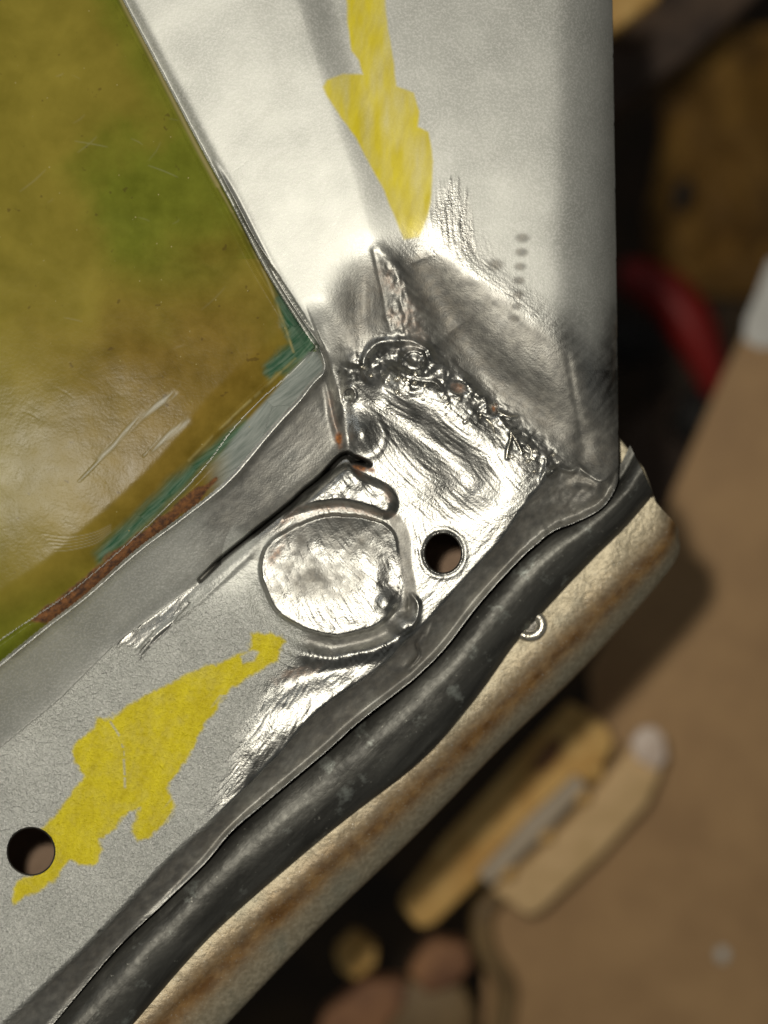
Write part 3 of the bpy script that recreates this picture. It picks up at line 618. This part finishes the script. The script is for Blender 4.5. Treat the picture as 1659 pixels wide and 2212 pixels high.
# ------------------------------------------------------------------ zinc channel under the door
ch = empty('zinc_channel', (0, 0, 0)); tag(ch, 'galvanised steel channel with brown rusty bend, lying under the dark folded door seam', 'steel channel')
A = [(1378,1040),(1300,1120),(1100,1310),(900,1530),(700,1700),(500,1880),(300,2080),(100,2280)]
Bv = [(1428,1098),(1405,1160),(1215,1352),(1000,1560),(800,1752),(600,1926),(450,2060),(240,2270)]
Cc = [(1456,1128),(1432,1190),(1245,1385),(1030,1592),(830,1784),(630,1958),(480,2092),(270,2300)]
Dd = [(1466,1150),(1452,1222),(1270,1425),(1090,1600),(900,1795),(700,1985),(560,2130),(380,2320)]
Ee = [(1440,1180),(1430,1240),(1262,1440),(1080,1615),(890,1810),(690,2000),(550,2140),(370,2330)]
def zz(l, z): return [(x, y, z) for x, y in l]
loft('channel_web', [zz(A, -150), zz(off_ := [( (a[0]+b[0])/2, (a[1]+b[1])/2) for a, b in zip(A, Bv)], -148), zz(Bv, -150), zz([((a[0]+b[0])/2, (a[1]+b[1])/2) for a, b in zip(Bv, Cc)], -160), zz(Cc, -186), zz(Dd, -258), zz(Ee, -330)], 300, 70, M_ZINC, ch, 3,
     attr=lambda v, x, y: np.exp(-((v-.47)/.13)**2))
# end face of the channel and the beige flange behind the seam end
prism('channel_end', [(1338,945),(1362,975),(1392,1012),(1406,1050),(1418,1085),(1380,1062),(1340,1030),(1320,980)], -182, -166, M_ZINC, ch, 3)
for i, (r_, t_) in enumerate(((22, 7),)):
    ring = [(1144 + 27*math.cos(a_), 1350 + 25*math.sin(a_), -140) for a_ in np.linspace(0, 2*math.pi, 33)]
    sc_ = empty('washer'); tag(sc_, 'shiny washer half hidden under the dark door seam on the channel', 'washer')
    tube('ring', ring, 11.5, M_SHINY, sc_, 14)
    prism('screw_head', [(1144 + 17*math.cos(a_), 1350 + 16*math.sin(a_)) for a_ in np.linspace(0, 2*math.pi, 28)[:-1]], -158, -138, M_EDGE, sc_, 3)
    sc_.children[-1]
# ------------------------------------------------------------------ workshop floor and the things over it (out of focus)
FZ = -4200
M_FLOOR = simple('dark_oily_floor', (.022, .014, .008), (.06, .036, .016), .35, .8, 0, .0004, 3)
M_BOARD = simple('brown_hardboard', (.41, .25, .118), (.51, .32, .155), .5, .7, 0, .0002, 4)
M_WHITE = simple('white_paint', (.62, .62, .58), (.75, .74, .70), 1, .5)
M_ORANGE = simple('orange_brown_rust', (.58, .32, .08), (.80, .52, .18), .9, .6)
M_TAN = simple('tan_bracket_paint', (.62, .42, .19), (.80, .56, .29), .8, .6)
M_GREYP = simple('grey_plastic', (.42, .34, .24), (.50, .41, .30), 1, .5)
M_PINK = simple('pinkish_white_plastic', (.70, .56, .46), (.85, .72, .62), 1, .35)
M_RED = simple('red_paint', (.20, .004, .002), (.32, .007, .004), .8, .5)
M_BEAM = simple('dark_brown_beam', (.035, .02, .013), (.11, .07, .045), .5, .7)
M_OCHRE = simple('ochre_cloth', (.10, .05, .010), (.32, .17, .03), .35, .85)
M_RUST = simple('rusty_iron', (.18, .08, .04), (.40, .20, .09), .6, .7)
M_CABLE = simple('brown_cable', (.16, .10, .04), (.26, .17, .07), 1, .5)
M_BLACK = simple('black_rubber', (.006, .005, .004), (.012, .010, .008), 1, .7)
me = bpy.data.meshes.new('floor'); v = 3.0; me.from_pydata([(-v, -v, FZ*S), (v, -v, FZ*S), (v, v, FZ*S), (-v, v, FZ*S)], [], [(0, 1, 2, 3)]); me.materials.append(M_FLOOR)
fl = bpy.data.objects.new('floor', me); C.objects.link(fl); fl['kind'] = 'structure'
def thing1(o, label, cat, group=None): tag(o, label, cat, group); return o
bd = empty('hardboard_sheet'); tag(bd, 'large plain brown hardboard sheet well above the floor right of the door', 'board')
prism('sheet', [(1760,400),(1640,650),(1560,815),(1420,1140),(1272,1452),(1278,1520),(1240,1660),(1060,1920),(1045,2100),(1040,2500),(2000,2600),(2100,1200),(1900,500)], -2330, -2300, M_BOARD, bd, 8)  # thin sheet hangs free over the floor, no support built
prism('white_corner', [(1662,560),(1632,640),(1610,690),(1606,735),(1640,752),(1700,750),(1760,640),(1720,560)], -2299, -2290, M_WHITE, bd, 4)
blob('paint_fleck', 1560, 2062, -2296, 20, 26, 6, M_WHITE, bd, .3, 2)
# bracket
bk = empty('metal_bracket'); tag(bk, 'blurred orange and tan metal bracket lying on the brown board below the channel', 'bracket')
prism('arm', [(862,1955),(905,2008),(940,1998),(1050,1890),(1150,1800),(1300,1655),(1328,1610),(1318,1575),(1290,1555),(1235,1520),(1150,1610),(1080,1690),(960,1820)], -2050, -1950, M_ORANGE, bk, 16)
blob('dark_socket', 1185, 1632, -1942, 26, 66, 14, M_RUST, bk, .1, 5, -40)
prism('grey_rail', [(1030,1890),(1060,1915),(1180,1800),(1270,1700),(1245,1672),(1140,1770)], -1949, -1900, M_GREYP, bk, 8)
for i, (x, y) in enumerate([(1085,1882),(1165,1800),(1245,1718),(1275,1668)]): blob('rivet', x+8, y, -1925, 34, 30, 26, M_ORANGE, bk, .12, i)
prism('plate', [(1060,1925),(1140,1982),(1170,1970),(1300,1850),(1400,1740),(1432,1665),(1425,1600),(1385,1585),(1330,1650),(1290,1700),(1230,1770),(1160,1840)], -2100, -2010, M_TAN, bk, 18)
prism('end_cap', [(1385,1572),(1362,1600),(1372,1640),(1420,1665),(1442,1640),(1436,1590),(1415,1570)], -2008, -1975, M_PINK, bk, 10)
thing1(tube('cable', [(1075,1930,-2200),(1042,1975,-2180),(1048,2050,-2180),(1085,2110,-2180),(1092,2160,-2180),(1075,2260,-2180),(1050,2380,-2200)], 38, M_CABLE, None, 18), 'thick brown cable curving down to the bottom edge below the bracket', 'cable')
for i, (poly, m_, lb, ct, z_) in enumerate([
    ([(722,2060),(765,2018),(815,2050),(812,2085),(770,2120),(735,2100)], M_ORANGE, 'small tan block in the shadow just below the channel', 'block', -2150),
    ([(905,2060),(935,2030),(1010,2040),(1020,2090),(985,2130),(920,2150),(880,2100)], M_RUST, 'reddish brown rusty lump left of the cable', 'scrap metal', -2150),
    ([(700,2190),(790,2120),(880,2120),(870,2180),(780,2290),(650,2330)], M_RUST, 'brown rusty plate at the bottom edge below the tan block', 'scrap metal', -2180),
    ([(880,2120),(1000,2130),(1030,2200),(1000,2330),(780,2330)], M_CABLE, 'large dull tan slab at the bottom edge beside the cable', 'slab', -2230)]):
    o = prism('rusty_offcut' if m_ is M_RUST else 'tan_block' if m_ is M_ORANGE else 'stone_slab', poly, z_-120, z_, m_, None, 16); tag(o, lb, ct)
# dark corner, upper right
thing1(prism('dark_beam', [(1180,170),(1330,75),(1440,-20),(1560,-100),(1760,-160),(1640,-10),(1480,130),(1345,222),(1200,330)], -2600, -2300, M_BEAM, None, 20), 'dark brown wooden beam crossing the top right corner', 'beam')
thing1(prism('tan_block', [(1290,-20),(1400,-60),(1430,-10),(1370,35),(1310,75)], -2500, -2200, M_ORANGE, None, 16), 'small tan block beside the top of the silver post', 'block')
# folded cloth: a wavy sheet
nx2, ny2 = 90, 120; gx, gy = np.meshgrid(np.linspace(1440, 1860, nx2), np.linspace(60, 640, ny2))
gx2 = gx + 60*smooth((gy-100)/300)*0 - (gy-60)*.10 + 30*fbm(gy, gx, 160, 3, 81)
gz = -3750 + 260*fbm(gx, gy, 230, 4, 82) + 60*np.sin((gx-gy*.5)/45.)
cxx, cyy, czz = at(gx2, gy, gz); ii = np.arange(ny2-1)[:, None]*nx2 + np.arange(nx2-1)[None]
thing1(mesh_obj('crumpled_cloth', np.stack([cxx, cyy, czz], -1).reshape(-1, 3), np.stack([ii, ii+nx2, ii+nx2+1, ii+1], -1).reshape(-1, 4), M_OCHRE), 'crumpled ochre brown cloth in the shadow at the right edge', 'cloth')
rd = thing1(tube('red_handle', [(1340,590,-3700),(1400,612,-3690),(1450,645,-3680),(1495,710,-3680),(1525,780,-3690),(1545,850,-3700)], 80, M_RED, None, 20, rf=lambda t: .55+.75*math.sin(math.pi*min(1, t*.9+.1))), 'curved red tool handle in the dark gap right of the post', 'tool handle')
thing1(blob('black_knob', 1370, 740, -3600, 120, 100, 90, M_BLACK, None, .2, 9), 'black round knob left of the red handle', 'knob')
thing1(blob('black_knob', 1500, 905, -3600, 100, 120, 90, M_BLACK, None, .2, 10), 'black knob below the end of the red handle', 'knob')
thing1(blob('rubber_grommet', 1474, 420, -3300, 34, 68, 30, M_BLACK, None, .2, 12, -20), 'small black grommet in front of the ochre cloth', 'grommet')
thing1(prism('rusty_offcut', [(1345,930),(1460,840),(1520,960),(1500,1180),(1430,1250),(1350,1050)], -4190, -3900, M_BEAM, None, 20), 'dark brown offcut right of the channel end', 'scrap metal')
